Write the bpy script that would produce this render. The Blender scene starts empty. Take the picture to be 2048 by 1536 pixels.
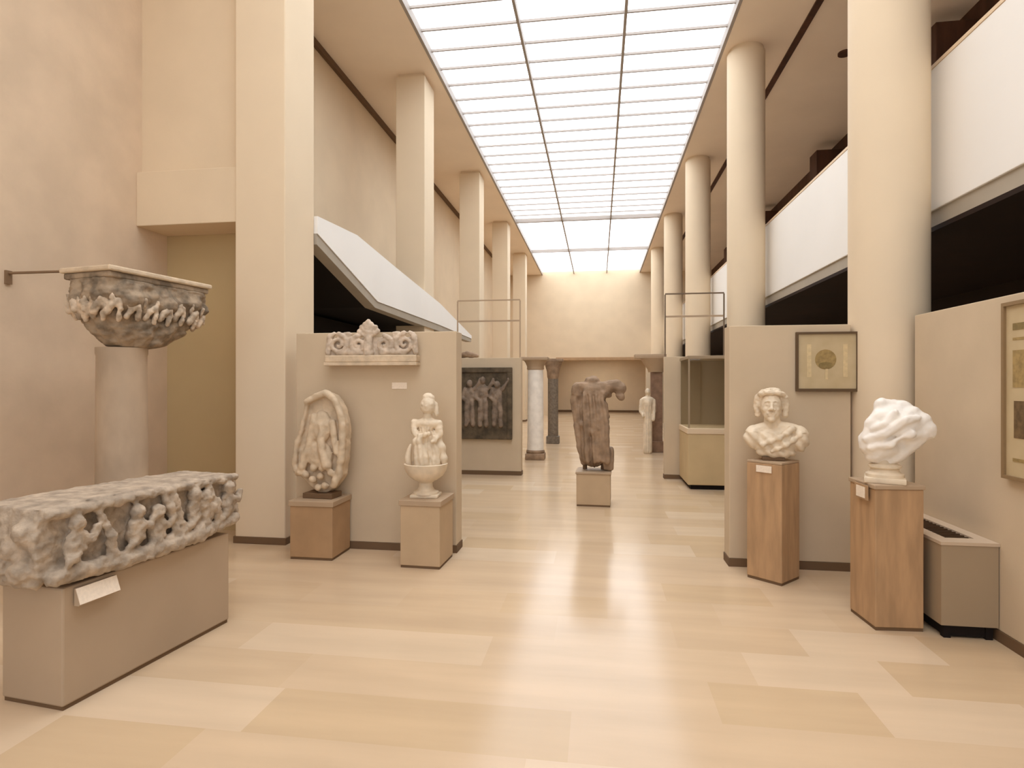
import bpy, bmesh, math, random
from mathutils import Vector, Matrix, noise
R = math.radians
random.seed(7)
scene = bpy.context.scene
COL = scene.collection

# ------------------------------------------------------------------ helpers
def empty(name, loc=(0, 0, 0), rz=0.0, label=None, cat=None, group=None, kind=None):
    o = bpy.data.objects.new(name, None)
    COL.objects.link(o)
    o.empty_display_size = .1
    o.location = loc
    o.rotation_euler = (0, 0, rz)
    return tag(o, label, cat, group, kind)

def tag(o, label=None, cat=None, group=None, kind=None):
    for k, v in (('label', label), ('category', cat), ('group', group), ('kind', kind)):
        if v:
            o[k] = v
    return o

class B:
    """collects shapes in one bmesh"""
    def __init__(s):
        s.bm = bmesh.new()

    def box(s, x0, x1, y0, y1, z0, z1, bev=0.0, seg=2, rz=0.0):
        r = bmesh.ops.create_cube(s.bm, size=1.0)
        vs = r['verts']
        for v in vs:
            v.co = Vector(((v.co.x + .5) * (x1 - x0) + x0, (v.co.y + .5) * (y1 - y0) + y0, (v.co.z + .5) * (z1 - z0) + z0))
        if rz:
            c = Vector(((x0 + x1) / 2, (y0 + y1) / 2, 0))
            m = Matrix.Rotation(rz, 3, 'Z')
            for v in vs:
                v.co = m @ (v.co - c) + c
        if bev:
            es = list({e for v in vs for e in v.link_edges})
            bmesh.ops.bevel(s.bm, geom=es, offset=bev, segments=seg, affect='EDGES', profile=.5)
        return s

    def ball(s, c, r, rot=(0, 0, 0), sub=3):
        if not hasattr(r, '__len__'):
            r = (r, r, r)
        from mathutils import Euler
        m = Matrix.Translation(c) @ Euler(rot).to_matrix().to_4x4() @ Matrix.Diagonal((*r, 1))
        bmesh.ops.create_icosphere(s.bm, subdivisions=sub, radius=1, matrix=m)
        return s

    def rod(s, p0, p1, r0, r1=None, seg=16, caps=True):
        r1 = r0 if r1 is None else r1
        p0, p1 = Vector(p0), Vector(p1)
        d = p1 - p0
        q = d.to_track_quat('Z', 'Y').to_matrix().to_4x4()
        m = Matrix.Translation((p0 + p1) / 2) @ q
        bmesh.ops.create_cone(s.bm, cap_ends=caps, cap_tris=False, segments=seg, radius1=r0, radius2=r1, depth=d.length, matrix=m)
        return s

    def chain(s, pts):
        for i, (p, r) in enumerate(pts):
            s.ball(p, r, sub=2)
            if i:
                s.rod(pts[i - 1][0], p, pts[i - 1][1], r, 12)
        return s

    def lathe(s, prof, c=(0, 0, 0), seg=40, a0=0.0, a1=2 * math.pi):
        full = abs(a1 - a0 - 2 * math.pi) < 1e-6
        n = seg if full else seg + 1
        rings = []
        for r, z in prof:
            rings.append([s.bm.verts.new((c[0] + r * math.cos(a0 + (a1 - a0) * i / seg), c[1] + r * math.sin(a0 + (a1 - a0) * i / seg), c[2] + z)) for i in range(n)])
        for a, b in zip(rings, rings[1:]):
            for i in range(seg):
                j = (i + 1) % n
                s.bm.faces.new((a[i], a[j], b[j], b[i]))
        if full:
            s.bm.faces.new(list(reversed(rings[0])))
            s.bm.faces.new(rings[-1])
        return s

    def prism(s, poly, axis, a, b):
        """poly of 2D points; axis 'x': (y,z), 'y': (x,z), 'z': (x,y)"""
        def p3(u, v, w):
            return {'x': (w, u, v), 'y': (u, w, v), 'z': (u, v, w)}[axis]
        A = [s.bm.verts.new(p3(u, v, a)) for u, v in poly]
        C = [s.bm.verts.new(p3(u, v, b)) for u, v in poly]
        n = len(poly)
        f = [s.bm.faces.new(A), s.bm.faces.new(C)]
        for i in range(n):
            f.append(s.bm.faces.new((A[i], A[(i + 1) % n], C[(i + 1) % n], C[i])))
        bmesh.ops.recalc_face_normals(s.bm, faces=f)
        return s

    def xform(s, m):
        bmesh.ops.transform(s.bm, matrix=m, verts=s.bm.verts)
        return s

    def mesh(s, name, mats, smooth):
        me = bpy.data.meshes.new(name)
        s.bm.to_mesh(me)
        s.bm.free()
        for m in (mats if isinstance(mats, (list, tuple)) else [mats]):
            me.materials.append(m)
        if smooth:
            for p in me.polygons:
                p.use_smooth = True
            if smooth is not True:
                me.set_sharp_from_angle(angle=R(smooth))
        return me

    def build(s, name, mat, parent=None, smooth=False, loc=None, rot=None):
        o = bpy.data.objects.new(name, s.mesh(name, mat, smooth))
        COL.objects.link(o)
        if parent:
            o.parent = parent
        if loc:
            o.location = loc
        if rot:
            o.rotation_euler = rot
        return o

    def sculpt(s, name, mat, parent=None, voxel=.01, smooth=2, fn=None, loc=None, rot=None):
        """fuse everything collected into ONE continuous carved surface"""
        o = bpy.data.objects.new(name, s.mesh(name, mat, False))
        COL.objects.link(o)
        md = o.modifiers.new('fuse', 'REMESH')
        md.mode = 'VOXEL'
        md.voxel_size = voxel
        dg = bpy.context.evaluated_depsgraph_get()
        dg.update()
        me = bpy.data.meshes.new_from_object(o.evaluated_get(dg))
        old = o.data
        o.modifiers.clear()
        bm = bmesh.new()
        bm.from_mesh(me)
        for _ in range(smooth):
            bmesh.ops.smooth_vert(bm, verts=bm.verts, factor=.5, use_axis_x=True, use_axis_y=True, use_axis_z=True)
        bm.normal_update()
        if fn:
            offs = [(v, v.normal * fn(v.co, v.normal)) for v in bm.verts]
            for v, d in offs:
                v.co += d
        bm.to_mesh(me)
        bm.free()
        me.materials.clear()
        me.materials.append(mat)
        for p in me.polygons:
            p.use_smooth = True
        me.name = name
        o.data = me
        bpy.data.meshes.remove(old)
        if parent:
            o.parent = parent
        if loc:
            o.location = loc
        if rot:
            o.rotation_euler = rot
        return o

def fbm(p, sc, oct=3):
    return noise.fractal(Vector(p) * sc, 1.0, 2.0, oct)

# ------------------------------------------------------------------ materials
def srgb(*c):
    return tuple(((x / 255) / 12.92 if x <= 10 else (((x / 255) + .055) / 1.055) ** 2.4) for x in c)

def mat(name, col, rough=.7, var=0.0, scale=4.0, stretch=(1, 1, 1), bump=0.0, bscale=60.0, spec=.3, col2=None, detail=5, lo=.35, hi=.65):
    m = bpy.data.materials.new(name)
    m.use_nodes = True
    nt = m.node_tree
    b = nt.nodes['Principled BSDF']
    b.inputs['Base Color'].default_value = (*col, 1)
    b.inputs['Roughness'].default_value = rough
    b.inputs['Specular IOR Level'].default_value = spec
    if var or bump or col2:
        tc = nt.nodes.new('ShaderNodeTexCoord')
        mp = nt.nodes.new('ShaderNodeMapping')
        mp.inputs['Scale'].default_value = stretch
        nt.links.new(tc.outputs['Object'], mp.inputs['Vector'])
    if var or col2:
        n = nt.nodes.new('ShaderNodeTexNoise')
        n.inputs['Scale'].default_value = scale
        n.inputs['Detail'].default_value = detail
        nt.links.new(mp.outputs['Vector'], n.inputs['Vector'])
        r = nt.nodes.new('ShaderNodeValToRGB')
        r.color_ramp.elements[0].position = lo
        r.color_ramp.elements[1].position = hi
        c2 = col2 if col2 else tuple(x * (1 - var) for x in col)
        r.color_ramp.elements[0].color = (*c2, 1)
        r.color_ramp.elements[1].color = (*(tuple(min(1, x * (1 + var * .5)) for x in col)), 1)
        nt.links.new(n.outputs['Fac'], r.inputs['Fac'])
        nt.links.new(r.outputs['Color'], b.inputs['Base Color'])
    if bump:
        n2 = nt.nodes.new('ShaderNodeTexNoise')
        n2.inputs['Scale'].default_value = bscale
        n2.inputs['Detail'].default_value = 4
        nt.links.new(mp.outputs['Vector'], n2.inputs['Vector'])
        bp = nt.nodes.new('ShaderNodeBump')
        bp.inputs['Strength'].default_value = bump
        bp.inputs['Distance'].default_value = .01
        nt.links.new(n2.outputs['Fac'], bp.inputs['Height'])
        nt.links.new(bp.outputs['Normal'], b.inputs['Normal'])
    return m

M = {}
M['plaster'] = mat('plaster', (.72, .585, .415), .85, .04, 1.5, bump=.05)
M['pillar'] = mat('pillar_paint', (.74, .61, .44), .8, .03, 1.2, bump=.03)
M['column'] = mat('column_paint', (.74, .61, .44), .7, .03, 1.2)
M['rough_wall'] = mat('rough_stone_wall', (.69, .545, .395), .9, .08, 2.2, bump=.25, bscale=25)
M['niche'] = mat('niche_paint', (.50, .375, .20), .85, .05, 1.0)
M['soffit'] = mat('soffit_paint', (.95, .82, .67), .85, .03, 1.0)
M['white'] = mat('white_parapet', (.86, .84, .80), .7, .02, 1.0)
M['slab_edge'] = mat('slab_edge', (.40, .35, .28), .8, .05, 3)
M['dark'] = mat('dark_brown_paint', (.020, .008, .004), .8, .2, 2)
M['black'] = mat('black_paint_stair_shade', (.008, .004, .003), .8)  # dark fittings; under the stair it is shade put into the colour
M['dark_wood'] = mat('dark_wood', (.085, .035, .018), .6, .3, 6, (1, 1, .2))
M['panel'] = mat('panel_fabric', (.60, .48, .335), .9, .04, 3, bump=.06, bscale=200)
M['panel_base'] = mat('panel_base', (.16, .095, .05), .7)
M['ped_brown'] = mat('pedestal_tan', (.43, .275, .15), .6, .10, 4, bump=.03)
M['ped_cap'] = mat('pedestal_cap', (.44, .32, .21), .6, .06, 4)
M['ped_beige'] = mat('pedestal_beige', (.53, .385, .24), .6, .06, 4)
M['ped_wood'] = mat('pedestal_wood', (.47, .295, .16), .5, .18, 5, (3, 3, .5))
M['ped_grey'] = mat('plinth_grey_beige', (.45, .34, .235), .75, .05, 2)
M['marble'] = mat('warm_marble', (.76, .64, .48), .5, .14, 9, bump=.10, bscale=50)
M['marble_white'] = mat('white_marble', (.88, .83, .76), .45, .08, 8, bump=.06, bscale=50)
M['oval_stone'] = mat('cream_stone', (.64, .51, .36), .7, .18, 10, bump=.25, bscale=50)
M['grey_stone'] = mat('grey_stone', (.45, .36, .27), .85, .40, 14, bump=.6, bscale=45, lo=.3, hi=.7)
M['cap_stone'] = mat('capital_stone', (.31, .235, .16), .85, .5, 9, bump=.4, bscale=40, lo=.35, hi=.6)
M['cap_band'] = mat('capital_leaf_stone', (.58, .46, .335), .85, .45, 14, bump=.3, bscale=40)
M['shaft_stone'] = mat('shaft_stone', (.50, .385, .275), .7, .2, 3, (1, 1, .5), bump=.1, bscale=30)
M['frieze'] = mat('frieze_marble', (.60,.49,.38), .75, .25, 12, bump=.25, bscale=50)
M['brown_stone'] = mat('brown_stone', (.33, .225, .145), .8, .3, 7, bump=.3, bscale=40)
M['relief_dark'] = mat('relief_dark', (.11,.08,.048), .7, .45, 8, bump=.3, bscale=40)
M['relief_mid'] = mat('relief_worn', (.27,.20,.145), .7, .4, 8, bump=.3, bscale=40)
M['grey_shaft'] = mat('grey_granite', (.20, .16, .12), .7, .25, 20)
M['red_stone'] = mat('red_brown_stone', (.25, .15, .095), .7, .2, 8)
M['label'] = mat('label_card', (.86, .74, .60), .6, .06, 60)
M['frame'] = mat('picture_frame', (.115, .070, .035), .5)
M['frame2'] = mat('light_frame', (.26, .17, .085), .5)
M['rad'] = mat('radiator_paint', (.36, .27, .175), .6, .03, 2)
M['rad_top'] = mat('radiator_top', (.55, .43, .31), .6)
M['grille'] = mat('grille_dark', (.07, .035, .015), .5)
M['metal'] = mat('rail_metal', (.16, .11, .07), .5)
M['mullion'] = mat('mullion_metal', (.38, .34, .31), .6)
M['case_body'] = mat('case_body', (.60, .45, .25), .7, .06, 3)
M['case_rim'] = mat('case_rim', (.74, .58, .40), .6)
M['rod'] = mat('iron_rod', (.22, .14, .08), .6)

def glass():
    m = bpy.data.materials.new('case_glass')
    m.use_nodes = True
    nt = m.node_tree
    nt.nodes.remove(nt.nodes['Principled BSDF'])
    t = nt.nodes.new('ShaderNodeBsdfTransparent')
    t.inputs['Color'].default_value = (.93, .92, .87, 1)
    g = nt.nodes.new('ShaderNodeBsdfGlossy')
    g.inputs['Roughness'].default_value = .03
    x = nt.nodes.new('ShaderNodeMixShader')
    x.inputs['Fac'].default_value = .06
    nt.links.new(t.outputs[0], x.inputs[1])
    nt.links.new(g.outputs[0], x.inputs[2])
    nt.links.new(x.outputs[0], nt.nodes['Material Output'].inputs['Surface'])
    return m
M['glass'] = glass()

def emit(name, col, st):
    m = bpy.data.materials.new(name)
    m.use_nodes = True
    nt = m.node_tree
    b = nt.nodes['Principled BSDF']
    b.inputs['Base Color'].default_value = (.9, .9, .9, 1)
    b.inputs['Emission Color'].default_value = (*col, 1)
    b.inputs['Emission Strength'].default_value = st
    return m
M['sky_pane'] = emit('lit_glass', (.95, 1.0, 1.06), 3.0)
M['fill'] = emit('fill_glow', (1.0, .95, .86), 4.0)  # glow of the unseen panel added in the far room

def floor_mat(name, col):
    m = mat(name, col, .17, .09, 1.6, (.45, 3.2, 1), spec=.27, detail=6, lo=.3, hi=.7)
    return m
M['floor0'] = floor_mat('floor_stone_tan', (.60, .445, .29))
M['floor1'] = floor_mat('floor_stone_beige', (.615, .46, .305))
M['floor2'] = floor_mat('floor_stone_pale', (.655, .505, .35))
M['floor3'] = floor_mat('floor_stone_ochre', (.585, .43, .27))

def struct(o, label=None):
    o['kind'] = 'structure'
    if label:
        o['label'] = label
    return o

CEIL = 7.2
# ------------------------------------------------------------------ floor
def make_floor():
    b = B()
    bm = b.bm
    W, H = .75, .39
    y0 = 3.26 - H * 20
    special = {}
    rr = random.Random(5)
    for j in range(108):
        ya = y0 + H * j
        off = -.66 + (0 if j % 2 == 0 else .375) + (0 if j == 20 else rr.uniform(-.12, .12))
        if j == 18:
            off = -.88
        for k in range(-9, 10):
            xa = off + W * k
            if xa > 6.6 or xa + W < -5.4:
                continue
            t = rr.choice((0, 1, 1, 1, 2, 3, 0))
            cx = xa + W / 2
            if j == 20 and (.8 < cx < 1.6):
                t = 2
            elif j == 20 and -2.2 < cx < -.6:
                t = 2
            elif j == 20:
                t = 1 if cx < .8 else 3
            if j == 18:
                t = 2 if cx < -1.6 else (3 if cx < 0 else 1)
            if j == 19 and cx < -.4:
                t = 0 if cx < -1.5 else 1
            if j == 21 and cx < -.5:
                t = 0
            vs = [bm.verts.new(p) for p in ((xa, ya, 0), (xa + W, ya, 0), (xa + W, ya + H, 0), (xa, ya + H, 0))]
            f = bm.faces.new(vs)
            f.material_index = t
    # body of the slab below the paving
    n0 = len(bm.faces)
    b.box(-5.6, 6.9, y0 - .05, y0 + H * 108 + .05, -.25, -.004)
    o = b.build('floor', [M['floor0'], M['floor1'], M['floor2'], M['floor3']])
    return struct(o, 'polished beige stone slab floor running down the hall')
make_floor()

# ------------------------------------------------------------------ walls, ceiling
YE = 29.9
struct(B().box(-5.05, -4.75, -4.4, 5.88, 0, CEIL + .3).build('wall_left', M['rough_wall']), 'rough stone side wall nearest on the left')
struct(B().box(-4.90, -4.60, 6.18, YE + 4, 0, CEIL + .3).build('wall_left_rear', M['plaster']), 'plain beige side wall behind the left pillars')
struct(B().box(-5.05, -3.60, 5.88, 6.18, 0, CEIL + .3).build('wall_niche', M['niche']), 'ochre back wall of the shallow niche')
struct(B().box(-4.75, -3.62, 5.52, 5.88, 3.80, CEIL + .3).build('wall_over_niche', M['plaster']), 'beige wall above the niche beam')
struct(B().box(-4.75, -3.615, 5.44, 5.88, 3.24, 3.80, .008).build('trim_niche_beam', M['plaster']), 'deep beige beam over the niche')
# end wall with the low wide opening
b = B().box(-4.6, 5.5, YE, YE + .3, 2.95, CEIL + .3).box(-4.6, -2.15, YE, YE + .3, 0, 2.95).box(2.35, 5.5, YE, YE + .3, 0, 2.95)
struct(b.build('wall_end', M['plaster']), 'pale end wall above the low opening')
struct(B().box(-2.15, 2.35, YE - .06, YE, 2.80, 2.95, .01).build('trim_lintel', M['ped_brown']), 'dark lintel over the opening in the end wall')
struct(B().box(-4.6, 5.5, YE + 3.7, YE + 4.0, 0, 3.4).build('wall_far_room', M['plaster']), 'far wall of the room beyond the opening')
struct(B().box(-4.6, 5.5, YE + 3.64, YE + 3.7, 0, .12).build('baseboard_far_room', M['panel_base']))
struct(B().box(-4.6, 5.5, YE + .3, YE + 3.7, 3.0, 3.4).build('ceiling_far_room', M['plaster']))
struct(B().box(5.5, 5.8, YE, YE + 4, 0, 3.4).build('wall_far_room_side', M['plaster']))

# ceiling soffits (skylight well between them)
SXL, SXR = -2.86, 2.06
struct(B().box(-5.05, SXL, -4.7, YE + .3, CEIL, CEIL + .3).build('ceiling_left', M['soffit']), 'beige ceiling strip left of the skylight')
struct(B().box(SXR, 6.9, -4.7, YE + .3, CEIL, CEIL + .3).build('ceiling_right', M['soffit']), 'beige ceiling strip right of the skylight')
struct(B().box(SXL, SXR, -4.7, -2.0, CEIL, CEIL + .3).build('ceiling_rear', M['soffit']))
struct(B().box(3.14, 3.24, -4, YE, CEIL - .03, CEIL + .01).build('trim_light_track', M['dark_wood']), 'dark recessed light track in the right ceiling strip')
struct(B().box(-4.60, -4.53, 6.18, YE, CEIL - .10, CEIL).build('wall_top_shade', M['panel_base']), 'dark strip painted in as the shadow along the top of the left wall')  # solid dark strip painted in for the shade below the ceiling
dl = B().lathe([(.09, 0), (.11, .0), (.11, .03), (.09, .03)]).build('ceiling_spotlight', M['dark_wood'], loc=(4.12, 10.6, CEIL - .03))
tag(dl, 'small dark round spotlight in the ceiling above the gallery', 'spotlight')

# skylight
sk = empty('skylight', (0, 0, CEIL), label='luminous gridded glass skylight down the whole ceiling', kind='structure')
B().box(SXL - .02, SXR + .02, -2.0, YE, .14, .17).build('pane', M['sky_pane'], sk)
for x in (-1.235, .41):
    B().box(x - .022, x + .022, -2.0, YE, .0, .13).build('mullion', M['mullion'], sk)
for x in (SXL - .02, SXR - .03):
    B().box(x, x + .05, -2.0, YE, -.01, .14).build('skylight_frame', M['mullion'], sk)
y = 8.55 - .585 * 18
while y < 20.0:
    B().box(SXL, SXR, y - .014, y + .014, .09, .13).build('glazing_bar', M['mullion'], sk)
    y += .585
for y, w in ((20.16, .05), (24.88, .03)):
    B().box(SXL, SXR, y - w, y + w, .0, .13).build('cross_beam', M['mullion'], sk)

# ------------------------------------------------------------------ left pillars
PX = -3.08
for i, y in enumerate((5.42, 10.14, 15.02, 19.8, 24.7)):
    b = B().box(PX - .54, PX, y, y + .60, 0, CEIL - .06, .012)
    b.box(PX - .50, PX - .04, y + .04, y + .56, CEIL - .08, CEIL)
    p = b.build('pillar', M['pillar'])
    struct(p, ('tall square beige pillar nearest on the left', 'square pillar second from the front on the left', 'square pillar third on the left',
               'square pillar fourth on the left', 'square pillar farthest on the left')[i])
    s = B().box(PX - .555, PX + .012, y - .012, y + .612, 0, .07, .004).build('baseboard', M['panel_base'], p)
# right columns
for i, y in enumerate((5.42, 10.3, 15.1, 19.95, 24.8)):
    b = B().lathe([(.30, 0), (.30, CEIL - .07), (.275, CEIL - .065), (.275, CEIL)], seg=64)
    o = b.build('column', M['column'], smooth=40, loc=(2.45, y, 0))
    struct(o, ('thick round column nearest on the right', 'round column second from the front on the right', 'round column third on the right',
               'round column fourth on the right', 'round column farthest on the right')[i])

# ------------------------------------------------------------------ left stair parapet
sp = struct(B().prism([(6.03, 3.44), (7.1, 3.50), (8.5, 3.375), (11.05, 3.165), (13.9, 2.77), (13.9, 2.70), (11.05, 2.745), (7.80, 2.75), (6.03, 3.25)], 'x', PX - .12, PX + .035)
            .build('stair_parapet', M['white']), 'white sloping stair parapet between the left pillars')
B().prism([(6.03, 3.25), (7.80, 2.75), (11.05, 2.745), (13.9, 2.70), (13.9, 2.62), (9.6, 2.63), (7.72, 2.655), (6.03, 3.13)], 'x', PX - .12, PX + .025).build('slab_edge', M['slab_edge'], sp)
struct(B().prism([(6.19, 3.30), (7.80, 2.80), (13.6, 2.72), (13.6, 2.63), (7.72, 2.66), (6.19, 3.14)], 'x', -4.6, PX - .12).build('stair_slab', M['black']), 'underside slab of the stair, coloured black as shade')  # slab coloured black to carry the shade below it
struct(B().box(-4.2, -4.1, 6.19, 13.4, 0, 2.6).prism([(6.19, 2.6), (7.65, 2.6), (6.19, 3.12)], 'x', -4.2, -4.1).build('stair_void_shade', M['black']), 'black sheet standing in for the deep shade under the stair')  # black sheet painted as the dark void below the stair
struct(B().box(-4.1, -3.64, 9.9, 10.0, 0, 2.55).build('stair_void_shade_end', M['black']))  # closes the painted dark void at its far end

# ------------------------------------------------------------------ right balcony and gallery
b = B().box(2.80, 2.95, -4.4, YE, 3.07, 4.27, .006)
par = struct(b.build('balcony_parapet', M['white']), 'long white balcony parapet behind the right columns')
B().box(2.795, 2.96, -4.4, YE, 4.27, 4.30).build('coping', M['case_rim'], par)
struct(B().box(2.82, 5.5, -4.4, YE, 2.94, 3.07).build('balcony_slab', M['slab_edge']), 'grey edge of the balcony floor')
struct(B().box(2.95, 5.5, -4.4, YE, 3.071, 3.10).build('floor_gallery_bounce', M['soffit']), 'unseen pale floor of the upper gallery, added to bounce light upward')  # unseen from below, added pale to lift the ceiling strip by bounce
struct(B().box(5.50, 5.8, -4.4, YE, 3.07, CEIL).build('wall_gallery', M['dark_wood']), 'dark wooden back wall of the upper gallery')
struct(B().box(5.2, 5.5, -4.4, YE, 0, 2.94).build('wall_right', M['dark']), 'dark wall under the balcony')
for y in (4.65, 9.5, 14.3, 19.1, 23.9):
    struct(B().box(4.95, 5.50, y, y + .45, 3.10, 6.97, .01).build('gallery_pier', M['dark_wood']))
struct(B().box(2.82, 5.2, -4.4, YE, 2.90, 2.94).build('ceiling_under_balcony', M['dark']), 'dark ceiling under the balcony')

# ------------------------------------------------------------------ exhibit panels
def panel(x0, x1, y0, y1, h, label):
    t = empty('display_partition', ((x0 + x1) / 2, (y0 + y1) / 2, 0), label=label, cat='partition', kind='thing')
    w, d = (x1 - x0) / 2, (y1 - y0) / 2
    B().box(-w, w, -d, d, .07, h, .006).build('board', M['panel'], t)
    B().box(-w - .006, w + .006, -d - .006, d + .006, 0, .07).build('baseboard', M['panel_base'], t)
    return t
panel(-2.95, -1.33, 5.40, 5.62, 2.10, 'beige standing partition behind the oval relief and the fountain group')
panel(1.135, 2.13, 5.36, 5.56, 2.11, 'beige standing partition behind the slim pedestal and bust')
panel(2.462, 2.60, -2.0, 5.02, 2.14, 'long beige side partition behind the radiator cover')
panel(-3.06, -1.34, 10.14, 10.34, 2.06, 'beige partition carrying the dark figure relief')
panel(1.10, 2.10, 10.14, 10.30, 2.06, 'partition behind the glass display case')

# light frames above the two farther partitions
def light_frame(x0, x1, yy, z0, z1, label, mt):
    t = empty('light_rail', ((x0 + x1) / 2, yy, z0), label=label, cat='light rail')
    w, h = (x1 - x0) / 2, z1 - z0
    r = .011
    B().box(-w, w, -r, r, h - 2 * r, h).build('rail', mt, t)
    for s in (-1, 1):
        B().box(s * w - r, s * w + r, -r, r, 0, h - 2 * r).build('post', mt, t)
    B().box(-w + r, w - r, -r * .6, r * .6, h * .62, h * .62 + .03).build('cross_bar', M['ped_cap'], t)
light_frame(1.12, 2.08, 10.22, 2.06, 3.14, 'dark metal frame above the display case partition', M['metal'])
light_frame(-2.50, -1.37, 10.24, 2.06, 3.10, 'thin tan metal frame above the dark figure relief', M['ped_cap'])

# ------------------------------------------------------------------ pedestals
def pedestal(name, cx, cy, w, d, h, rz, m, capm, label, cap=.05, over=.012, foot=True):
    t = empty(name, (cx, cy, 0), rz, label, 'pedestal')
    B().box(-w / 2, w / 2, -d / 2, d / 2, .02, h - cap, .006).build('body', m, t)
    B().box(-w / 2 - over, w / 2 + over, -d / 2 - over, d / 2 + over, h - cap, h, .006).build('top_slab', capm, t)
    B().box(-w / 2 + .004, w / 2 - .004, -d / 2 + .004, d / 2 - .004, 0, .02).build('base', M['panel_base'], t)
    return t
pedestal('pedestal', -2.585, 5.185, .41, .385, .535, 0, M['ped_brown'], M['ped_cap'], 'square tan pedestal under the oval stone relief')
pedestal('pedestal', -1.525, 5.10, .36, .40, .59, R(-2), M['ped_beige'], M['ped_cap'], 'beige pedestal under the small fountain group')
pedestal('pedestal', -.06, 7.92, .44, .44, .45, R(-2), M['ped_beige'], M['ped_cap'], 'low beige pedestal in the middle of the hall', cap=.03)
pedestal('pedestal', 1.425, 5.09, .295, .295, .975, R(47), M['ped_wood'], M['ped_cap'], 'slim tan pedestal under the thick haired bust', cap=.02, over=.0)
pedestal('pedestal', 1.915, 4.275, .30, .33, .945, R(4), M['ped_wood'], M['ped_cap'], 'tan pedestal nearest the radiator cover', cap=.03, over=.008)

# ------------------------------------------------------------------ carved block on its plinth (near left)
PR = R(-6.5)
pl = empty('stone_plinth', (-2.72, 3.08, 0), PR, 'grey beige plinth under the long carved stone block', 'plinth')
B().box(-.20, .20, -.56, .56, .02, .60, .01).build('body', M['ped_grey'], pl)
B().box(-.192, .192, -.552, .552, 0, .02).build('base', M['panel_base'], pl)

def carved_block():
    rr = random.Random(3)
    b = B()
    # main block: profile along the length with a sagging lower edge
    b.prism([(-.66, .05), (-.5, .01), (-.1, .01), (.3, .01), (.60, .03), (.68, .10), (.66, .30), (.62, .37), (.1, .385), (-.4, .39), (-.64, .38), (-.68, .25)], 'x', -.24, .172)
    X = .20
    # rim mouldings on the long carved side
    b.chain([((X, -.62, .35), .028), ((X, 0, .355), .026), ((X, .6, .345), .028)])
    b.chain([((X - .01, -.60, .045), .04), ((X + .015, -.2, .03), .045), ((X + .015, .25, .035), .045), ((X, .6, .07), .035)])
    # pilasters and figures in relief
    for y in (-.33, .08, .13, .42):
        b.chain([((X + .005, y - .05, .32), .022), ((X + .02, y, .18), .024), ((X + .015, y + .03, .06), .03)])
    for y, z in ((-.50, .2), (-.16, .19), (-.03, .16), (.25, .21), (.34, .18), (.53, .2)):
        b.ball((X + .012, y, z + .085), .045, sub=2)
        b.ball((X + .005, y, z - .02), (.04, .06, .09), sub=2)
        b.chain([((X + .02, y, z + .03), .022), ((X + .03, y + .07, z - .01), .02), ((X + .02, y + .10, z + .05), .018)])
        b.chain([((X + .02, y, z - .06), .026), ((X + .03, y - .06, z - .10), .022)])
    for k in range(12):
        b.ball((X + .012, -.58 + .105 * k, .055 + rr.uniform(-.01, .02)), rr.uniform(.024, .042), sub=2)
    # carved near end
    for x, z in ((-.12, .25), (0.0, .18), (.1, .27), (-.05, .1), (.08, .08)):
        b.ball((x, -.665, z), rr.uniform(.04, .06), sub=2)
    b.chain([((-.2, -.64, .06), .05), ((.1, -.62, .04), .05)])
    def fn(co, no):
        a = .012 * fbm(co, 9) + .010 * fbm(co, 30)
        return a * (.35 if no.z > .7 else 1.0)
    return b.sculpt('carved_stone_block', M['grey_stone'], voxel=.009, smooth=1, fn=fn, loc=(-2.715, 3.08, .622), rot=(0, 0, PR))
tag(carved_block(), 'long weathered grey stone block carved with figures on the near plinth', 'carved stone')

lb = empty('label_holder', (-2.558, 2.66, .50), PR, 'white label card on the plinth of the carved block', 'label')
B().prism([(.0, 0), (.03, 0), (.036, .010), (.008, .085), (0, .085)], 'y', -.11, .11).build('holder', M['ped_grey'], lb)
cd = B().box(-.002, .002, -.11, .11, 0, .082)
cd.build('card', M['label'], lb, loc=(.038, 0, .008), rot=(0, R(-20), 0))

# ------------------------------------------------------------------ capital on shaft near the left wall
tag(B().lathe([(.185, 0), (.195, .02), (.195, .06), (.182, .08), (.178, .9), (.172, 1.82), (.178, 1.84), (.178, 1.885)], seg=48)
    .build('stone_shaft', M['shaft_stone'], smooth=40, loc=(-3.75, 4.15, 0)), 'mottled stone column shaft carrying the carved capital by the left wall', 'column shaft')

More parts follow.
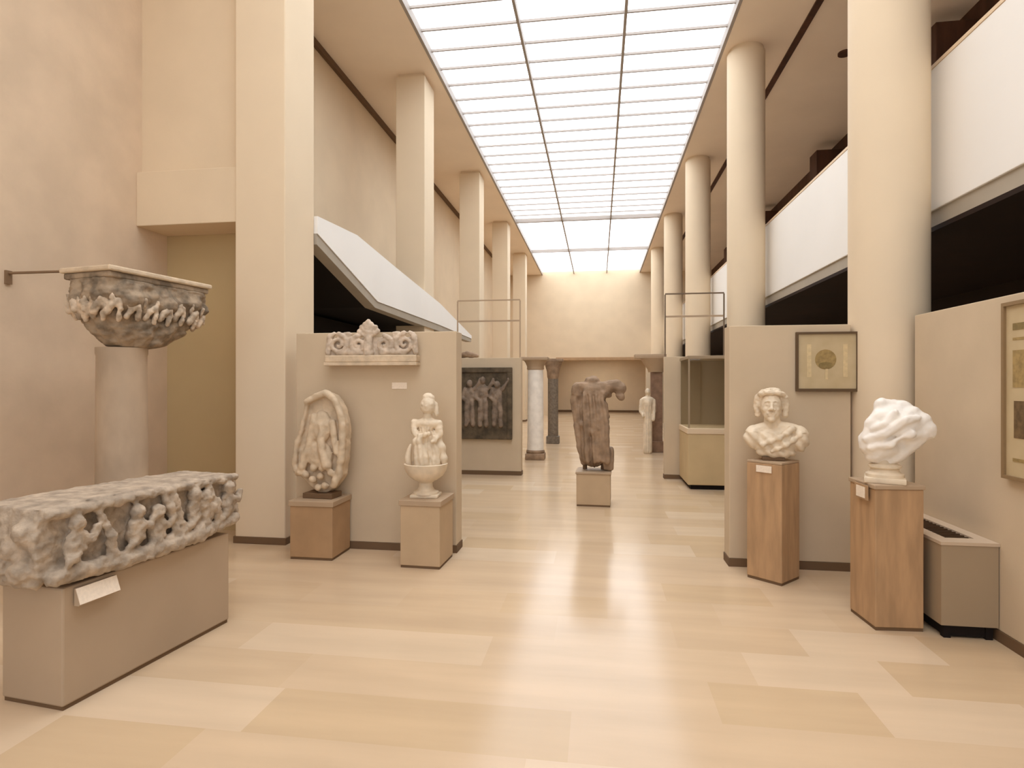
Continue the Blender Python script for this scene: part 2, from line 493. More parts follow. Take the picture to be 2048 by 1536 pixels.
def capital():
    t = empty('carved_capital', (-3.75, 4.15, 1.885), R(-9), 'carved leafy stone capital on the shaft by the left wall', 'capital')
    H = .50
    NU, NV = 160, 56
    def ring(v):
        # half sizes and centre shift from the neck (v=0) to the abacus (v=1)
        e = max(0.0, min(1.0, v))
        s = math.sin(min(1, e * 1.25) * math.pi / 2) ** .62
        hx = .135 + (.235 - .135) * s
        hy = .135 + (.455 - .135) * s
        return hx, hy, .05, .04 + .09 * s, 2 + 6 * e ** 2
    b = B()
    rings = []
    for j in range(NV + 1):
        v = j / NV
        hx, hy, sx, sy, p = ring(v)
        row = []
        for i in range(NU):
            a = 2 * math.pi * i / NU
            c, s_ = math.cos(a), math.sin(a)
            k = (abs(c) ** p + abs(s_) ** p) ** (-1 / p)
            n = Vector((c, s_, 0))
            d = 0.0
            lv = v * 2.0
            arch = abs(math.sin(a * 6 + (math.pi / 2 if lv > 1 else 0)))
            tip = (lv % 1.0)
            d += .030 * arch * math.sin(math.pi * min(1, tip * 1.05)) * (0 < v < .96)
            d += .026 * fbm((c * k * hx * 1.0, s_ * k * hy, v * H), 14)
            d += .035 * max(0, math.sin((v - .55) / .3 * math.pi)) * (.55 < v < .85) * max(0, math.sin(a * 9))
            row.append(b.bm.verts.new((sx + c * k * hx + n.x * d, sy + s_ * k * hy + n.y * d, v * H)))
        rings.append(row)
    for j in range(NV):
        for i in range(NU):
            k = (i + 1) % NU
            b.bm.faces.new((rings[j][i], rings[j][k], rings[j + 1][k], rings[j + 1][i]))
    b.bm.faces.new(list(reversed(rings[0])))
    b.bm.faces.new(rings[-1])
    b.build('basket', M['cap_stone'], t, smooth=True)
    # row of scrolling leaves standing out of the basket
    lf = B()
    rr = random.Random(11)
    hx, hy, sx, sy, p = ring(.62)
    N = 22
    for i in range(N):
        a = 2 * math.pi * i / N
        c, s_ = math.cos(a), math.sin(a)
        k = (abs(c) ** p + abs(s_) ** p) ** (-1 / p)
        P = Vector((sx + c * k * hx, sy + s_ * k * hy, .29 + rr.uniform(-.02, .02)))
        n = Vector((c / hx, s_ / hy, 0)).normalized()
        tg = Vector((-n.y, n.x, 0))
        r = rr.uniform(.020, .030)
        lf.chain([(P - tg * .03 - Vector((0, 0, .06)), r), (P + n * .02, r * 1.1), (P + n * .02 + tg * .04 + Vector((0, 0, .03)), r), (P + tg * .055 + n * .018 - Vector((0, 0, .03)), r * .7)])
    for vv, zz, n2, rad in ((.70, .345, 28, .015), (.52, .235, 22, .018)):
        hx, hy, sx, sy, p = ring(vv)
        for i in range(n2):
            a = 2 * math.pi * (i + .3) / n2
            c, s_ = math.cos(a), math.sin(a)
            k = (abs(c) ** p + abs(s_) ** p) ** (-1 / p)
            n = Vector((c / hx, s_ / hy, 0)).normalized()
            P = Vector((sx + c * k * hx, sy + s_ * k * hy, zz + rr.uniform(-.015, .015))) + n * .012
            lf.chain([(P - Vector((0, 0, .035)), rad), (P + n * .012, rad * 1.15), (P + n * .02 + Vector((0, 0, .02)), rad * .8)])
    lf.sculpt('leaf_band', M['cap_band'], t, voxel=.008, smooth=1, fn=lambda co, no: .006 * fbm(co, 30))
    B().box(-.185, .285, -.325, .585, H, H + .045, .012).build('abacus', M['cap_stone'], t)
    B().box(-.205, .305, -.345, .605, H + .045, H + .085, .012).build('abacus_rim', M['oval_stone'], t)
    return t
capital()
rd = empty('wall_tie_rod', (-4.75, 4.10, 2.50), 0, 'thin dark rod from the left wall to the carved capital', 'tie rod')
B().rod((0, 0, 0), (.78, 0, 0), .011, seg=10).build('rod', M['rod'], rd)
B().box(-.0, .02, -.025, .025, -.09, .02).build('wall_bracket', M['rod'], rd)

# ------------------------------------------------------------------ oval relief
def oval():
    t = empty('oval_relief', (-2.575, 5.19, .535), R(-4), 'cream oval stone relief leaning by the left partition', 'relief')
    k = 1 / 212.0
    out = [(655, 782), (634, 790), (612, 800), (606, 825), (600, 850), (590, 880), (583, 905), (582, 925), (590, 945), (603, 960), (622, 975), (640, 985), (658, 980), (675, 965), (686, 945), (691, 915), (694, 880), (694, 845), (688, 820), (678, 800), (667, 788)]
    P = [((x - 640) * k, (985 - y) * k + .03) for x, y in out]
    b = B()
    b.prism(P, 'y', -.02, .09)
    rim = [((x - .004 * (1 if x > 0 else -1) * 3, -.06, z), .034) for x, z in P[-8:] + P[:3]]
    b.chain(rim)
    b.chain([((x + .012, -.045, z), .026) for x, z in P[2:9]])
    q = lambda x, y, dy=-.06: ((x - 640) * k, dy, (985 - y) * k + .03)
    # veiled head and drapery in the hollow
    b.ball(q(645, 850, -.045), (.095, .06, .15), sub=3)
    b.chain([(q(630, 830), .035), (q(622, 880, -.07), .035), (q(605, 930, -.075), .04)])
    b.chain([(q(648, 845, -.085), .03), (q(650, 885, -.095), .035), (q(660, 925, -.08), .05)])
    b.chain([(q(670, 840), .03), (q(678, 900), .03)])
    b.chain([(q(590, 878, -.045), .02), (q(586, 920, -.05), .022)])
    b.ball(q(640, 905, -.05), (.14, .05, .12), sub=3)
    for x, y in ((612, 945), (630, 932), (628, 955), (645, 948), (655, 965), (668, 940), (676, 955), (640, 970), (650, 930), (600, 940)):
        b.ball(q(x, y, -.07), .036, sub=2)
    def fn(co, no):
        return .010 * fbm(co, 12) + .0015 * math.sin(co.x * 90 + co.z * 25) * (co.y < -.03)
    b.sculpt('stone', M['oval_stone'], t, voxel=.0105, smooth=2, fn=fn)
    B().box(-.15, .15, -.09, .10, 0, .05, .006).prism([(.05, .04), (.11, .04), (.11, .50), (.085, .50)], 'x', -.05, .05).build('support', M['panel_base'], t)
    return t
oval()

# ------------------------------------------------------------------ little fountain group
def fountain():
    t = empty('fountain_sculpture', (-1.535, 5.09, .59), R(4), 'pale stone figure standing in a footed basin', 'sculpture')
    B().box(-.125, .125, -.10, .10, 0, .028, .008).lathe([(.115, .028), (.115, .045), (.08, .06), (.062, .09), (.060, .125), (.085, .15)], seg=36).build('foot', M['marble'], t, smooth=35)
    B().lathe([(.05, .135), (.10, .15), (.155, .19), (.185, .24), (.195, .295), (.182, .30), (.165, .255), (.10, .22), (.0001, .21)], seg=48).build('basin', M['marble'], t, smooth=50)
    b = B()
    # standing draped figure, a continuous body from hips to neck
    b.ball((.01, 0, .37), (.085, .075, .15))
    b.chain([((-.03, 0, .30), .062), ((-.02, 0, .46), .055), ((.0, 0, .56), .052), ((.01, 0, .64), .06)])
    b.chain([((.05, 0, .28), .075), ((.075, .01, .42), .060), ((.05, 0, .56), .045)])
    b.ball((.012, 0, .655), (.105, .062, .05))
    b.chain([((.01, 0, .67), .04), ((.015, -.005, .76), .036)])
    # arms
    b.chain([((-.085, 0, .665), .034), ((-.09, -.03, .58), .028), ((-.03, -.075, .545), .024), ((.03, -.08, .57), .020)])
    b.chain([((.10, 0, .66), .032), ((.115, -.01, .57), .027), ((.07, -.06, .50), .022)])
    # head with cap, face turned out
    b.ball((.018, -.005, .815), (.062, .066, .082))
    b.ball((.018, -.066, .805), (.012, .014, .020), sub=2)
    b.ball((.018, -.055, .772), (.018, .016, .012), sub=2)
    b.chain([((-.015, -.055, .828), .012), ((.05, -.055, .828), .012)])
    b.ball((.02, .01, .885), (.048, .05, .045))
    b.chain([((.07, .01, .83), .024), ((.085, .0, .74), .02)])
    # child figure and drapery
    b.ball((-.045, -.07, .50), .042)
    b.chain([((-.03, -.07, .45), .045), ((-.02, -.07, .36), .055), ((-.02, -.06, .27), .06)])
    def fn(co, no):
        a = math.atan2(co.y, co.x - .015)
        fold = .006 * math.sin(a * 13 + co.z * 18) * (co.z < .62)
        return fold + .006 * fbm(co, 22)
    b.xform(Matrix.Diagonal((1.15, 1.05, 1, 1)))
    b.sculpt('figure', M['marble'], t, voxel=.0075, smooth=1, fn=fn)
    h = B().chain([((-.155, 0, .27), .028), ((-.165, 0, .35), .032), ((-.150, 0, .42), .024), ((-.14, 0, .46), .014)])
    h.sculpt('side_ornament', M['marble'], t, voxel=.008, smooth=2)
    w = B().chain([((.165, 0, .27), .028), ((.16, 0, .36), .034), ((.135, 0, .46), .038), ((.10, .01, .56), .03)])
    w.sculpt('drapery', M['marble'], t, voxel=.008, smooth=2, fn=lambda co, no: .006 * math.sin(co.z * 60))
    return t
fountain()

# ------------------------------------------------------------------ frieze on the left partition
def frieze():
    t = empty('scroll_frieze', (-2.14, 5.365, 1.775), 0, 'carved scroll frieze on a stone slab high on the left partition', 'frieze')
    B().box(-.46, .46, -.10, .03, 0, .03, .004).box(-.455, .455, -.09, .03, .03, .10, .012).build('slab', M['oval_stone'], t)
    b = B()
    Y = -.045
    b.box(-.45, .45, -.03, .0, .09, .16)
    b.box(-.40, .40, -.025, .0, .15, .27)
    def spiral(cx, cz, r, s, turns=1.6, a0=0.0):
        pts = []
        n = 22
        for i in range(n + 1):
            u = i / n
            a = a0 + s * u * turns * 2 * math.pi
            q = r * (1 - .85 * u)
            pts.append(((cx + q * math.cos(a), Y - .01, cz + q * math.sin(a)), .024 * (1 - .4 * u)))
        b.chain(pts)
    for s in (-1, 1):
        spiral(s * .33, .205, .10, s, a0=math.pi / 2)
        spiral(s * .13, .20, .085, -s, a0=math.pi / 2)
        b.chain([((s * .44, Y, .12), .026), ((s * .42, Y, .28), .03), ((s * .38, Y, .31), .02)])
        b.chain([((s * .33, Y, .12), .03), ((s * .22, Y, .13), .035), ((s * .1, Y, .12), .03)])
        b.chain([((s * .26, Y, .22), .03), ((s * .22, Y, .30), .022), ((s * .27, Y, .31), .016)])
        for k in range(3):
            a = R(90 - s * (18 + 26 * k))
            b.chain([((-.03, Y, .27), .022), ((-.03 + .10 * math.cos(a), Y, .29 + .11 * math.sin(a)), .024)])
    b.chain([((-.03, Y, .12), .05), ((-.03, Y, .28), .04), ((-.03, Y, .42), .026)])
    b.sculpt('scrolls', M['frieze'], t, voxel=.008, smooth=1, fn=lambda co, no: .006 * fbm(co, 26))
    return t
frieze()
tag(B().box(-.075, .075, -.006, 0, 0, .062, .002).build('wall_label', M['label'], loc=(-1.89, 5.40, 1.552)), 'small cream label under the frieze on the left partition', 'label')

# ------------------------------------------------------------------ central headless draped statue
def statue():
    t = empty('headless_statue', (-.04, 7.92, .458), R(-3), 'brown headless draped statue on the low pedestal mid hall', 'statue')
    b = B()
    b.chain([((-.02, 0, .18), .155), ((-.02, 0, .50), .165), ((-.03, 0, .80), .18)])
    b.box(-.20, .16, -.12, .13, .10, .95, .05)
    b.ball((-.03, 0, 1.02), (.25, .15, .17))
    b.box(-.26, .20, -.11, .12, .95, 1.17, .06)
    # broken neck, raised arm stump on the right, hanging arm on the left
    b.ball((-.04, 0, 1.19), (.10, .09, .06))
    b.chain([((.15, 0, 1.10), .085), ((.27, -.02, 1.12), .085), ((.345, -.04, 1.08), .07)])
    b.chain([((.30, -.03, 1.05), .06), ((.34, -.05, .97), .045)])
    b.chain([((-.245, 0, 1.10), .075), ((-.27, -.02, .92), .062), ((-.235, -.03, .70), .055), ((-.20, -.03, .35), .05), ((-.16, -.02, .10), .045)])
    # big drapery folds
    for x0, x1 in ((-.13, -.10), (-.04, .02), (.05, .12), (.13, .16)):
        b.chain([((x0 - .03, -.13, 1.02), .035), ((x0 + .03, -.165, .65), .04), ((x1, -.15, .14), .045)])
    b.chain([((-.17, -.12, .62), .04), ((-.02, -.17, .50), .04), ((.15, -.12, .72), .04)])
    def fn(co, no):
        a = math.atan2(co.y, co.x)
        return .010 * math.sin(a * 15 + co.z * 5) * (co.z < 1.0) + .012 * fbm(co, 9) - .05 * math.exp(-((co.x - .17) ** 2 + (co.z - .93) ** 2) / .0012) - .06 * math.exp(-((co.x + .19) ** 2 / .0009 + (co.z - 1.0) ** 2 / .006))
    b.sculpt('body', M['brown_stone'], t, voxel=.0125, smooth=1, fn=fn)
    for x in (-.14, .10):
        B().rod((x, 0, 0), (x, 0, .16), .03, seg=16).build('support', M['panel_base'], t)
    B().box(.10, .24, -.10, .12, 0, .30, .02).sculpt('rear_block', M['brown_stone'], t, voxel=.015, smooth=2, fn=lambda co, no: .01 * fbm(co, 12))
    return t
statue()

# ---------------- bust with thick hair
def bust():
    t = empty('portrait_bust', (1.425, 5.09, .975), R(-13), 'cream marble portrait bust with thick hair on the slim pedestal', 'bust')
    B().box(-.085, .085, -.075, .075, 0, .03, .006).build('socle', M['panel_base'], t)
    b = B()
    # chest and shoulders cut off in a curve
    b.ball((.02, .01, .155), (.195, .115, .125))
    b.ball((.02, 0, .065), (.15, .10, .055))
    b.ball((-.140, .01, .185), (.085, .09, .100))
    b.ball((.190, .01, .180), (.080, .09, .110))
    b.chain([((-.13, 0, .235), .052), ((.0, .02, .265), .066), ((.15, .0, .245), .058)])
    b.chain([((.0, .015, .26), .070), ((-.01, .0, .34), .064)])
    b.chain([((.14, -.06, .265), .030), ((.04, -.105, .19), .022), ((-.09, -.095, .13), .020)])
    b.chain([((.20, -.055, .22), .026), ((.10, -.11, .14), .020), ((-.01, -.105, .085), .018)])
    # head
    def hd(x, y, z):
        return (-.015 + 1.12 * (x + .015), 1.12 * y, .335 + 1.12 * (z - .345))
    def hb(x, y, z, r, **kw):
        b.ball(hd(x, y, z), tuple(1.12 * q for q in r) if hasattr(r, '__len__') else 1.12 * r, **kw)
    hb(-.015, -.010, .445, (.074, .092, .108))
    hb(-.015, -.042, .392, (.057, .060, .062))
    b.chain([(hd(-.016, -.100, .462), .010), (hd(-.016, -.124, .424), .0155)])
    hb(-.034, -.110, .418, .0105, sub=2)
    hb(.002, -.110, .418, .0105, sub=2)
    b.chain([(hd(-.055, -.084, .474), .008), (hd(-.034, -.095, .480), .008), (hd(-.016, -.098, .474), .006), (hd(.002, -.095, .480), .008), (hd(.024, -.084, .474), .008)])
    for q in (-.043, .011):
        hb(q, -.083, .455, (.016, .012, .009), sub=2)
    for q in (-.050, .018):
        hb(q, -.068, .418, (.024, .026, .026), sub=2)
    b.chain([(hd(-.040, -.097, .391), .008), (hd(-.016, -.107, .395), .009), (hd(.008, -.097, .391), .008)])
    b.chain([(hd(-.034, -.096, .377), .009), (hd(-.016, -.102, .375), .010), (hd(.002, -.096, .377), .009)])
    hb(-.016, -.088, .350, (.028, .024, .024), sub=2)
    for q in (-1, 1):
        hb(-.015 + q * .078, .005, .44, (.012, .022, .032), sub=2)
    def fn(co, no):
        d = 0
        if co.z < .23:
            d += .006 * math.sin(co.x * 70 + co.z * 60)
        for s in (-1, 1):
            d -= .007 * math.exp(-((co.x + .016 + s * .030) ** 2 + (co.z - .474) ** 2 * 2) / .00012) * (co.y < -.06)
            d -= .004 * math.exp(-((co.x + .016 + s * .030) ** 2 + (co.z - .443) ** 2 * 2) / .00010) * (co.y < -.06)
        return d + .0025 * fbm(co, 25)
    b.sculpt('body', M['marble'], t, voxel=.0055, smooth=1, fn=fn)
    h = B()
    rr = random.Random(2)
    h.ball((-.013, .035, .485), (.100, .095, .100))
    for i in range(80):
        a = rr.uniform(-.75, math.pi + .75)
        e = rr.uniform(-.45, 1.35)
        if math.sin(a) < -.2 and e < .75:
            continue
        x, y_, z = math.cos(a) * math.cos(e) * .104, .012 + math.sin(a) * math.cos(e) * .105, .476 + math.sin(e) * .098
        h.ball((-.013 + x, y_, z), rr.uniform(.020, .030), sub=2)
    for q in (-1, 1):
        h.chain([((-.013 + q * .100, -.01, .52), .026), ((-.013 + q * .112, .005, .45), .026), ((-.013 + q * .104, .01, .37), .024)])
        h.chain([((-.013, -.085, .555), .022), ((-.013 + q * .045, -.074, .555), .022), ((-.013 + q * .085, -.04, .54), .022)])
    h.sculpt('hair', M['marble'], t, voxel=.0075, smooth=1, fn=lambda co, no: .006 * fbm(co, 45))
    return t
bust()

# ------------------------------------------------------------------ torso fragment on moulded base
def torso():
    t = empty('torso_bust', (1.90, 4.25, .945), R(-23), 'white marble headless draped bust on a moulded foot', 'bust')
    B().box(-.118, .118, -.118, .118, 0, .035, .006).lathe([(.112, .035), (.112, .055), (.088, .068), (.082, .088), (.098, .100), (.098, .112), (.06, .125), (.058, .15)], seg=40).build('foot', M['marble'], t, smooth=35)
    b = B()
    b.ball((-.02, 0, .26), (.135, .115, .125))
    b.ball((.07, .0, .385), (.165, .12, .125), rot=(0, R(22), 0))
    b.chain([((-.105, -.03, .25), .05), ((-.06, -.04, .37), .06), ((-.02, -.02, .44), .065)])
    b.chain([((.02, .0, .44), .07), ((.13, .0, .455), .065), ((.205, .0, .40), .065), ((.245, .0, .345), .048)])
    b.chain([((.20, .0, .335), .06), ((.12, .0, .25), .06), ((.06, .0, .17), .05)])
    b.chain([((-.04, 0, .20), .09), ((.01, 0, .155), .06), ((.0, 0, .13), .055)])
    # neck stump
    b.chain([((-.02, .0, .44), .058), ((-.015, .0, .515), .046)])
    b.chain([((.0, .0, .515), .04), ((.06, .02, .52), .035), ((.12, .01, .49), .05)])
    # drapery folds
    b.chain([((-.10, -.08, .28), .025), ((.0, -.13, .33), .028), ((.11, -.13, .42), .028), ((.18, -.08, .44), .02)])
    b.chain([((-.08, -.09, .23), .022), ((.03, -.125, .26), .026), ((.15, -.12, .34), .026)])
    b.chain([((-.07, -.09, .36), .022), ((.0, -.12, .40), .024), ((.06, -.11, .47), .024)])
    def fn(co, no):
        return .0035 * math.sin(co.z * 70 - co.x * 45) * (co.y < .02) + .004 * fbm(co, 18) - .035 * math.exp(-((co.x - .10) ** 2 + (co.z - .265) ** 2) / .0012) * (co.y < 0)
    b.sculpt('body', M['marble_white'], t, voxel=.0085, smooth=2, fn=fn)
    return t
torso()
# labels on the two tall pedestals
tag(B().box(-.065, .065, -.004, 0, 0, .055, .001).build('pedestal_label', M['label'], loc=(1.322, 4.974, .885), rot=(0, 0, R(-43))), 'small cream label on the slim pedestal under the thick haired bust', 'label')
pb = empty('label_holder', (1.748, 4.235, .83), R(94), 'small label in a dark holder on the left side of the near tan pedestal', 'label')
B().box(-.085, .085, -.004, .004, 0, .10, .002).build('holder', M['ped_brown'], pb)
B().box(-.055, .055, .004, .007, .012, .085).build('card', M['label'], pb)

# ------------------------------------------------------------------ radiator cover
rc = empty('radiator_cover', (2.295, 4.52, 0), 0, 'beige metal radiator cover with slotted top by the side partition', 'radiator cover')
B().box(-.165, -.145, -.49, .49, .085, .59).box(.14, .16, -.49, .49, .085, .59).box(-.145, .14, -.49, -.47, .085, .59).box(-.145, .14, .47, .49, .085, .59).build('body', M['rad'], rc)
B().box(-.17, -.085, -.495, .495, .59, .61).box(.085, .165, -.495, .495, .59, .61).box(-.085, .085, -.495, -.38, .59, .61).box(-.085, .085, .38, .495, .59, .61).build('top_frame', M['rad_top'], rc)
b = B()
for i in range(17):
    b.box(-.085, .085, -.37 + i * .046, -.37 + i * .046 + .012, .585, .602)
b.box(-.085, .085, -.38, .38, .555, .575).build('grille', M['grille'], rc)
for sx in (-.12, .12):
    for sy in (-.45, .45):
        B().box(sx - .02, sx + .02, sy - .02, sy + .02, 0, .085).build('foot', M['black'], rc)
B().box(-.10, .10, -.43, .43, .085, .50).build('heating_element', M['black'], rc)
B().box(-.13, .125, -.46, .46, .01, .084).build('kick_panel', M['black'], rc)

# ------------------------------------------------------------------ pictures
def picture_mat():
    m = bpy.data.materials.new('parchment_print')
    m.use_nodes = True
    nt = m.node_tree
    b = nt.nodes['Principled BSDF']
    b.inputs['Roughness'].default_value = .5
    tc = nt.nodes.new('ShaderNodeTexCoord')
    n = nt.nodes.new('ShaderNodeTexNoise')
    n.inputs['Scale'].default_value = 9
    nt.links.new(tc.outputs['Object'], n.inputs['Vector'])
    r = nt.nodes.new('ShaderNodeValToRGB')
    r.color_ramp.elements[0].color = (.46, .35, .19, 1)
    r.color_ramp.elements[1].color = (.60, .48, .30, 1)
    nt.links.new(n.outputs['Fac'], r.inputs['Fac'])
    nt.links.new(r.outputs['Color'], b.inputs['Base Color'])
    return m
M['parchment'] = picture_mat()
M['print_ochre'] = mat('print_ochre', (.36, .25, .10), .6, .25, 30)
M['print_olive'] = mat('print_olive', (.25, .18, .07), .6, .2, 30)
M['print_cream'] = mat('print_cream', (.66, .52, .30), .6, .1, 30)
M['print_brown'] = mat('print_brown', (.16, .10, .045), .6, .3, 30)

p1 = empty('framed_print', (1.93, 5.352, 1.79), 0, 'framed parchment print with a round ochre motif on the right partition', 'picture')
w, h, f = .25, .255, .018
B().box(-w, w, -.03, 0, h - f, h).box(-w, w, -.03, 0, -h, -h + f * 1.4).box(-w, -w + f, -.03, 0, -h + f * 1.4, h - f).box(w - f, w, -.03, 0, -h + f * 1.4, h - f).build('frame', M['frame'], p1)
pp = B().box(-w + f, w - f, -.014, -.002, -h + f, h - f).build('print', M['parchment'], p1)
B().lathe([(.085, 0), (.085, .002)], seg=40).xform(Matrix.Rotation(R(90), 4, 'X')).build('motif', M['print_ochre'], pp, loc=(-.01, -.014, .02))
B().lathe([(.05, 0), (.05, .003)], seg=32).xform(Matrix.Rotation(R(90), 4, 'X') @ Matrix.Diagonal((1.15, .55, 1, 1))).build('motif', M['print_olive'], pp, loc=(-.01, -.0155, -.03))
B().box(-.012, .008, -.017, -.014, -.15, -.06).build('motif', M['print_cream'], pp)
for x in (-.16, .13):
    B().box(x, x + .035, -.0155, -.014, -.13, .15).build('motif', M['print_cream'], pp)

p2 = empty('framed_print', (2.454, 3.44, 1.56), 0, 'tall framed print on the long side partition, nearer than the radiator cover', 'picture')
l, h, f = .52, .53, .022
B().box(-.03, 0, -l, l, h - f, h).box(-.03, 0, -l, l, -h, -h + f).box(-.03, 0, -l, -l + f, -h + f, h - f).box(-.03, 0, l - f, l, -h + f, h - f).build('frame', M['frame2'], p2)
pp = B().box(-.014, -.002, -l + f, l - f, -h + f, h - f).build('print', M['parchment'], p2)
B().box(-.016, -.014, -.42, .44, .36, .40).build('motif', M['print_olive'], pp)
B().box(-.016, -.014, -.42, .44, .30, .315).build('motif', M['print_ochre'], pp)
B().box(-.016, -.014, -.42, .44, .02, .24).build('motif', M['print_ochre'], pp)
B().box(-.016, -.014, -.40, .43, -.28, -.06).build('motif', M['print_brown'], pp)
B().box(-.016, -.014, -.42, .44, -.42, -.40).build('motif', M['print_ochre'], pp)

# ------------------------------------------------------------------ far left relief panel
def dark_relief():
    t = empty('figure_relief', (-1.945, 10.137, .63), 0, 'dark carved relief slab of standing figures on the middle left partition', 'relief')
    B().box(-.455, .455, -.06, 0, 0, 1.26, .01).box(-.455, .455, -.085, -.05, 1.17, 1.26, .01).box(.37, .455, -.085, -.05, 0, 1.17, .01).build('slab', M['relief_dark'], t)
    b = B()
    for x, s in ((-.30, 1.0), (-.06, 1.06), (.20, .98)):
        b.ball((x, -.07, .98 * s), (.055, .05, .07))
        b.ball((x, -.06, .78 * s), (.095, .045, .15))
        b.chain([((x - .05, -.06, .68), .05), ((x - .06, -.06, .25), .045)])
        b.chain([((x + .04, -.06, .68), .05), ((x + .06, -.06, .25), .045)])
        b.chain([((x - .08, -.06, .88), .035), ((x - .14, -.07, .74), .03), ((x - .05, -.08, .66), .028)])
        b.chain([((x + .08, -.06, .88), .035), ((x + .16, -.07, .98), .03), ((x + .19, -.07, 1.06), .028)])
    b.sculpt('figures', M['relief_mid'], t, voxel=.014, smooth=2, fn=lambda co, no: .012 * fbm(co, 10))
dark_relief()
tag(B().chain([((-.14, 0, .03), .045), ((-.03, 0, .05), .06), ((.08, 0, .035), .05), ((.16, 0, .02), .03)])
    .sculpt('stone_fragment', M['brown_stone'], voxel=.012, smooth=1, fn=lambda co, no: .01 * fbm(co, 14), loc=(-2.30, 10.24, 2.08)), 'small dark stone fragment on top of the middle left partition', 'stone')

# ------------------------------------------------------------------ far columns on show
wc = empty('white_column', (-1.33, 12.42, 0), 0, 'white marble column with a pale capital beyond the dark relief', 'column')
B().box(-.20, .20, -.20, .20, 0, .13, .01).lathe([(.19, .13), (.20, .17), (.185, .20)], seg=32).build('base', M['brown_stone'], wc, smooth=35)
B().lathe([(.175, .20), (.175, .3), (.165, 1.88), (.165, 1.90)], seg=40).build('shaft', M['marble_white'], wc, smooth=40)
B().lathe([(.165, 1.90), (.185, 1.92), (.18, 1.97), (.22, 2.06), (.25, 2.10)], seg=32).box(-.28, .28, -.26, .26, 2.10, 2.17, .01).build('capital', M['ped_cap'], wc, smooth=35)
gc = empty('grey_column', (-1.215, 15.8, 0), 0, 'slim dark grey column behind the white one', 'column')
B().box(-.17, .17, -.17, .17, 0, .20, .01).build('base', M['grey_shaft'], gc)
B().lathe([(.14, .20), (.14, 1.74)], seg=32).build('shaft', M['grey_shaft'], gc, smooth=40)
B().lathe([(.14, 1.74), (.16, 1.80), (.17, 1.95), (.25, 2.20)], seg=32).box(-.27, .27, -.22, .22, 2.20, 2.28, .01).build('capital', M['brown_stone'], gc, smooth=35)
rp = empty('red_pier', (1.345, 14.2, 0), 0, 'red brown square pier with a broad pale capital on the right side', 'pier')
B().box(-.17, .17, -.20, .20, 0, .26, .01).build('base', M['red_stone'], rp)
B().box(-.12, .14, -.13, .13, .26, 1.88, .01).build('shaft', M['red_stone'], rp)
B().lathe([(.18, 1.88), (.20, 1.95), (.30, 2.10), (.36, 2.2)], seg=32).box(-.50, .22, -.24, .24, 2.20, 2.30, .01).build('capital', M['ped_cap'], rp, smooth=35)
st = B()
st.chain([((0, 0, .06), .10), ((0, 0, .6), .10), ((0, 0, .95), .095), ((.0, 0, 1.18), .12)])
st.ball((0, 0, 1.24), (.15, .09, .08))
st.chain([((0, 0, 1.25), .045), ((0, -.01, 1.36), .045)])
st.ball((0, -.015, 1.42), (.062, .072, .085))
st.ball((0, -.09, 1.41), (.010, .012, .018), sub=2)
st.chain([((-.14, 0, 1.22), .045), ((-.16, -.01, .98), .038), ((-.10, -.08, .86), .034)])
st.chain([((.14, 0, 1.22), .045), ((.155, -.01, .98), .038), ((.12, -.06, .78), .034)])
tag(st.sculpt('draped_statue', M['marble'], voxel=.014, smooth=2, fn=lambda co, no: .008 * math.sin(math.atan2(co.y, co.x) * 12) * (co.z < 1.1), loc=(1.12, 13.80, .0)),
    'slender pale draped statue standing against the red brown pier', 'statue')

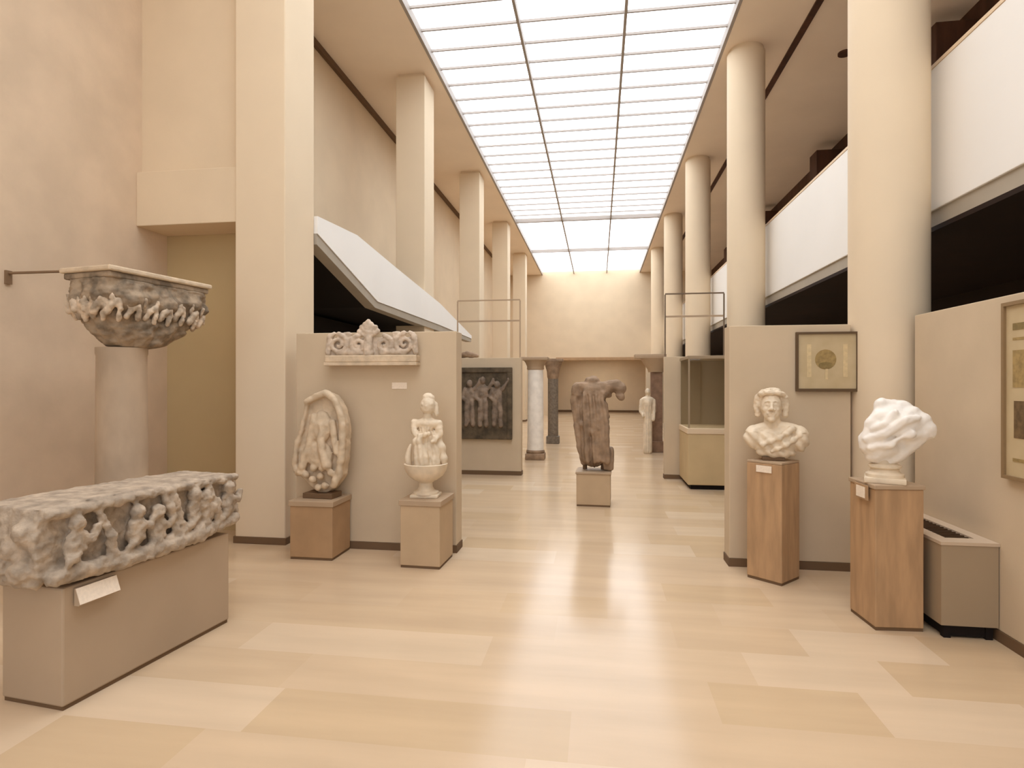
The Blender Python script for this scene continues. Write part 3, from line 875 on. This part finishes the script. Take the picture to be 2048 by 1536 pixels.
# ------------------------------------------------------------------ display case
dc = empty('display_case', (1.74, 9.62, 0), 0, 'glass display case with a beige base before the right partition', 'display case')
w, d = .40, .46
B().box(-w + .05, w, -d + .05, d, 0, .07).build('kick_base', M['black'], dc)
B().box(-w, w, -d, d, .07, .84, .01).build('body', M['case_body'], dc)
B().box(-w - .01, w + .01, -d - .01, d + .01, .84, .93, .01).build('rim', M['case_rim'], dc)
B().box(-w + .02, w - .02, -d + .015, -d + .023, .93, 1.98).box(-w + .015, -w + .023, -d + .023, d - .03, .93, 1.98).box(w - .023, w - .015, -d + .023, d - .03, .93, 1.98).build('glass', M['glass'], dc)
B().box(-w + .02, w - .02, d - .03, d - .01, .93, 1.98).build('back_panel', M['rad'], dc)
for sx in (-1, 1):
    B().box(sx * (w - .018) - .012, sx * (w - .018) + .012, -d + .002, -d + .013, .93, 1.98).build('corner_post', M['rad'], dc)
B().box(-w, w, -d, d, 1.98, 2.03, .005).build('lid', M['rad'], dc)

# ------------------------------------------------------------------ lamp for the far room, added and out of sight
fl = empty('far_room_fill', (0, YE + 1.9, 2.93), 0, 'unseen glowing panel added as lamp in the room beyond the opening', 'fill')
B().box(-1.4, 1.4, -.5, .5, 0, .03).build('fill_emitter', M['fill'], fl)
B().box(-1.45, 1.45, -.55, .55, .03, .07).build('fill_backing', M['white'], fl)

# ------------------------------------------------------------------ world, camera, view
wd = bpy.data.worlds.new('world')
scene.world = wd
wd.use_nodes = True
nt = wd.node_tree
bg = nt.nodes['Background']
bg.inputs['Strength'].default_value = 1.0
tc = nt.nodes.new('ShaderNodeTexCoord')
sx = nt.nodes.new('ShaderNodeSeparateXYZ')
mr = nt.nodes.new('ShaderNodeMapRange')
mr.inputs['From Min'].default_value = -.08
mr.inputs['From Max'].default_value = .08
rp_ = nt.nodes.new('ShaderNodeMix')
rp_.data_type = 'RGBA'
rp_.inputs['A'].default_value = (1.75, 1.72, 1.68, 1)     # lower half brightened as added fill for the ceiling
rp_.inputs['B'].default_value = (1.22, 1.29, 1.38, 1)   # soft sky
nt.links.new(tc.outputs['Generated'], sx.inputs[0])
nt.links.new(sx.outputs['Z'], mr.inputs['Value'])
nt.links.new(mr.outputs['Result'], rp_.inputs['Factor'])
nt.links.new(rp_.outputs['Result'], bg.inputs['Color'])

cam = bpy.data.cameras.new('camera')
cam.sensor_fit = 'HORIZONTAL'
cam.sensor_width = 36
cam.lens = 36 * 1170 / 2048
cam.clip_end = 200
co = bpy.data.objects.new('camera', cam)
COL.objects.link(co)
co.location = (0, 0, 1.6)
co.rotation_euler = (R(90), 0, R(8.411))
scene.camera = co
vs = scene.view_settings
vs.view_transform = 'Standard'
vs.look = 'None'
vs.gamma = 1
vs.use_curve_mapping = False
vs.exposure = 0.0
scene.cycles.max_bounces = 8
scene.cycles.diffuse_bounces = 7
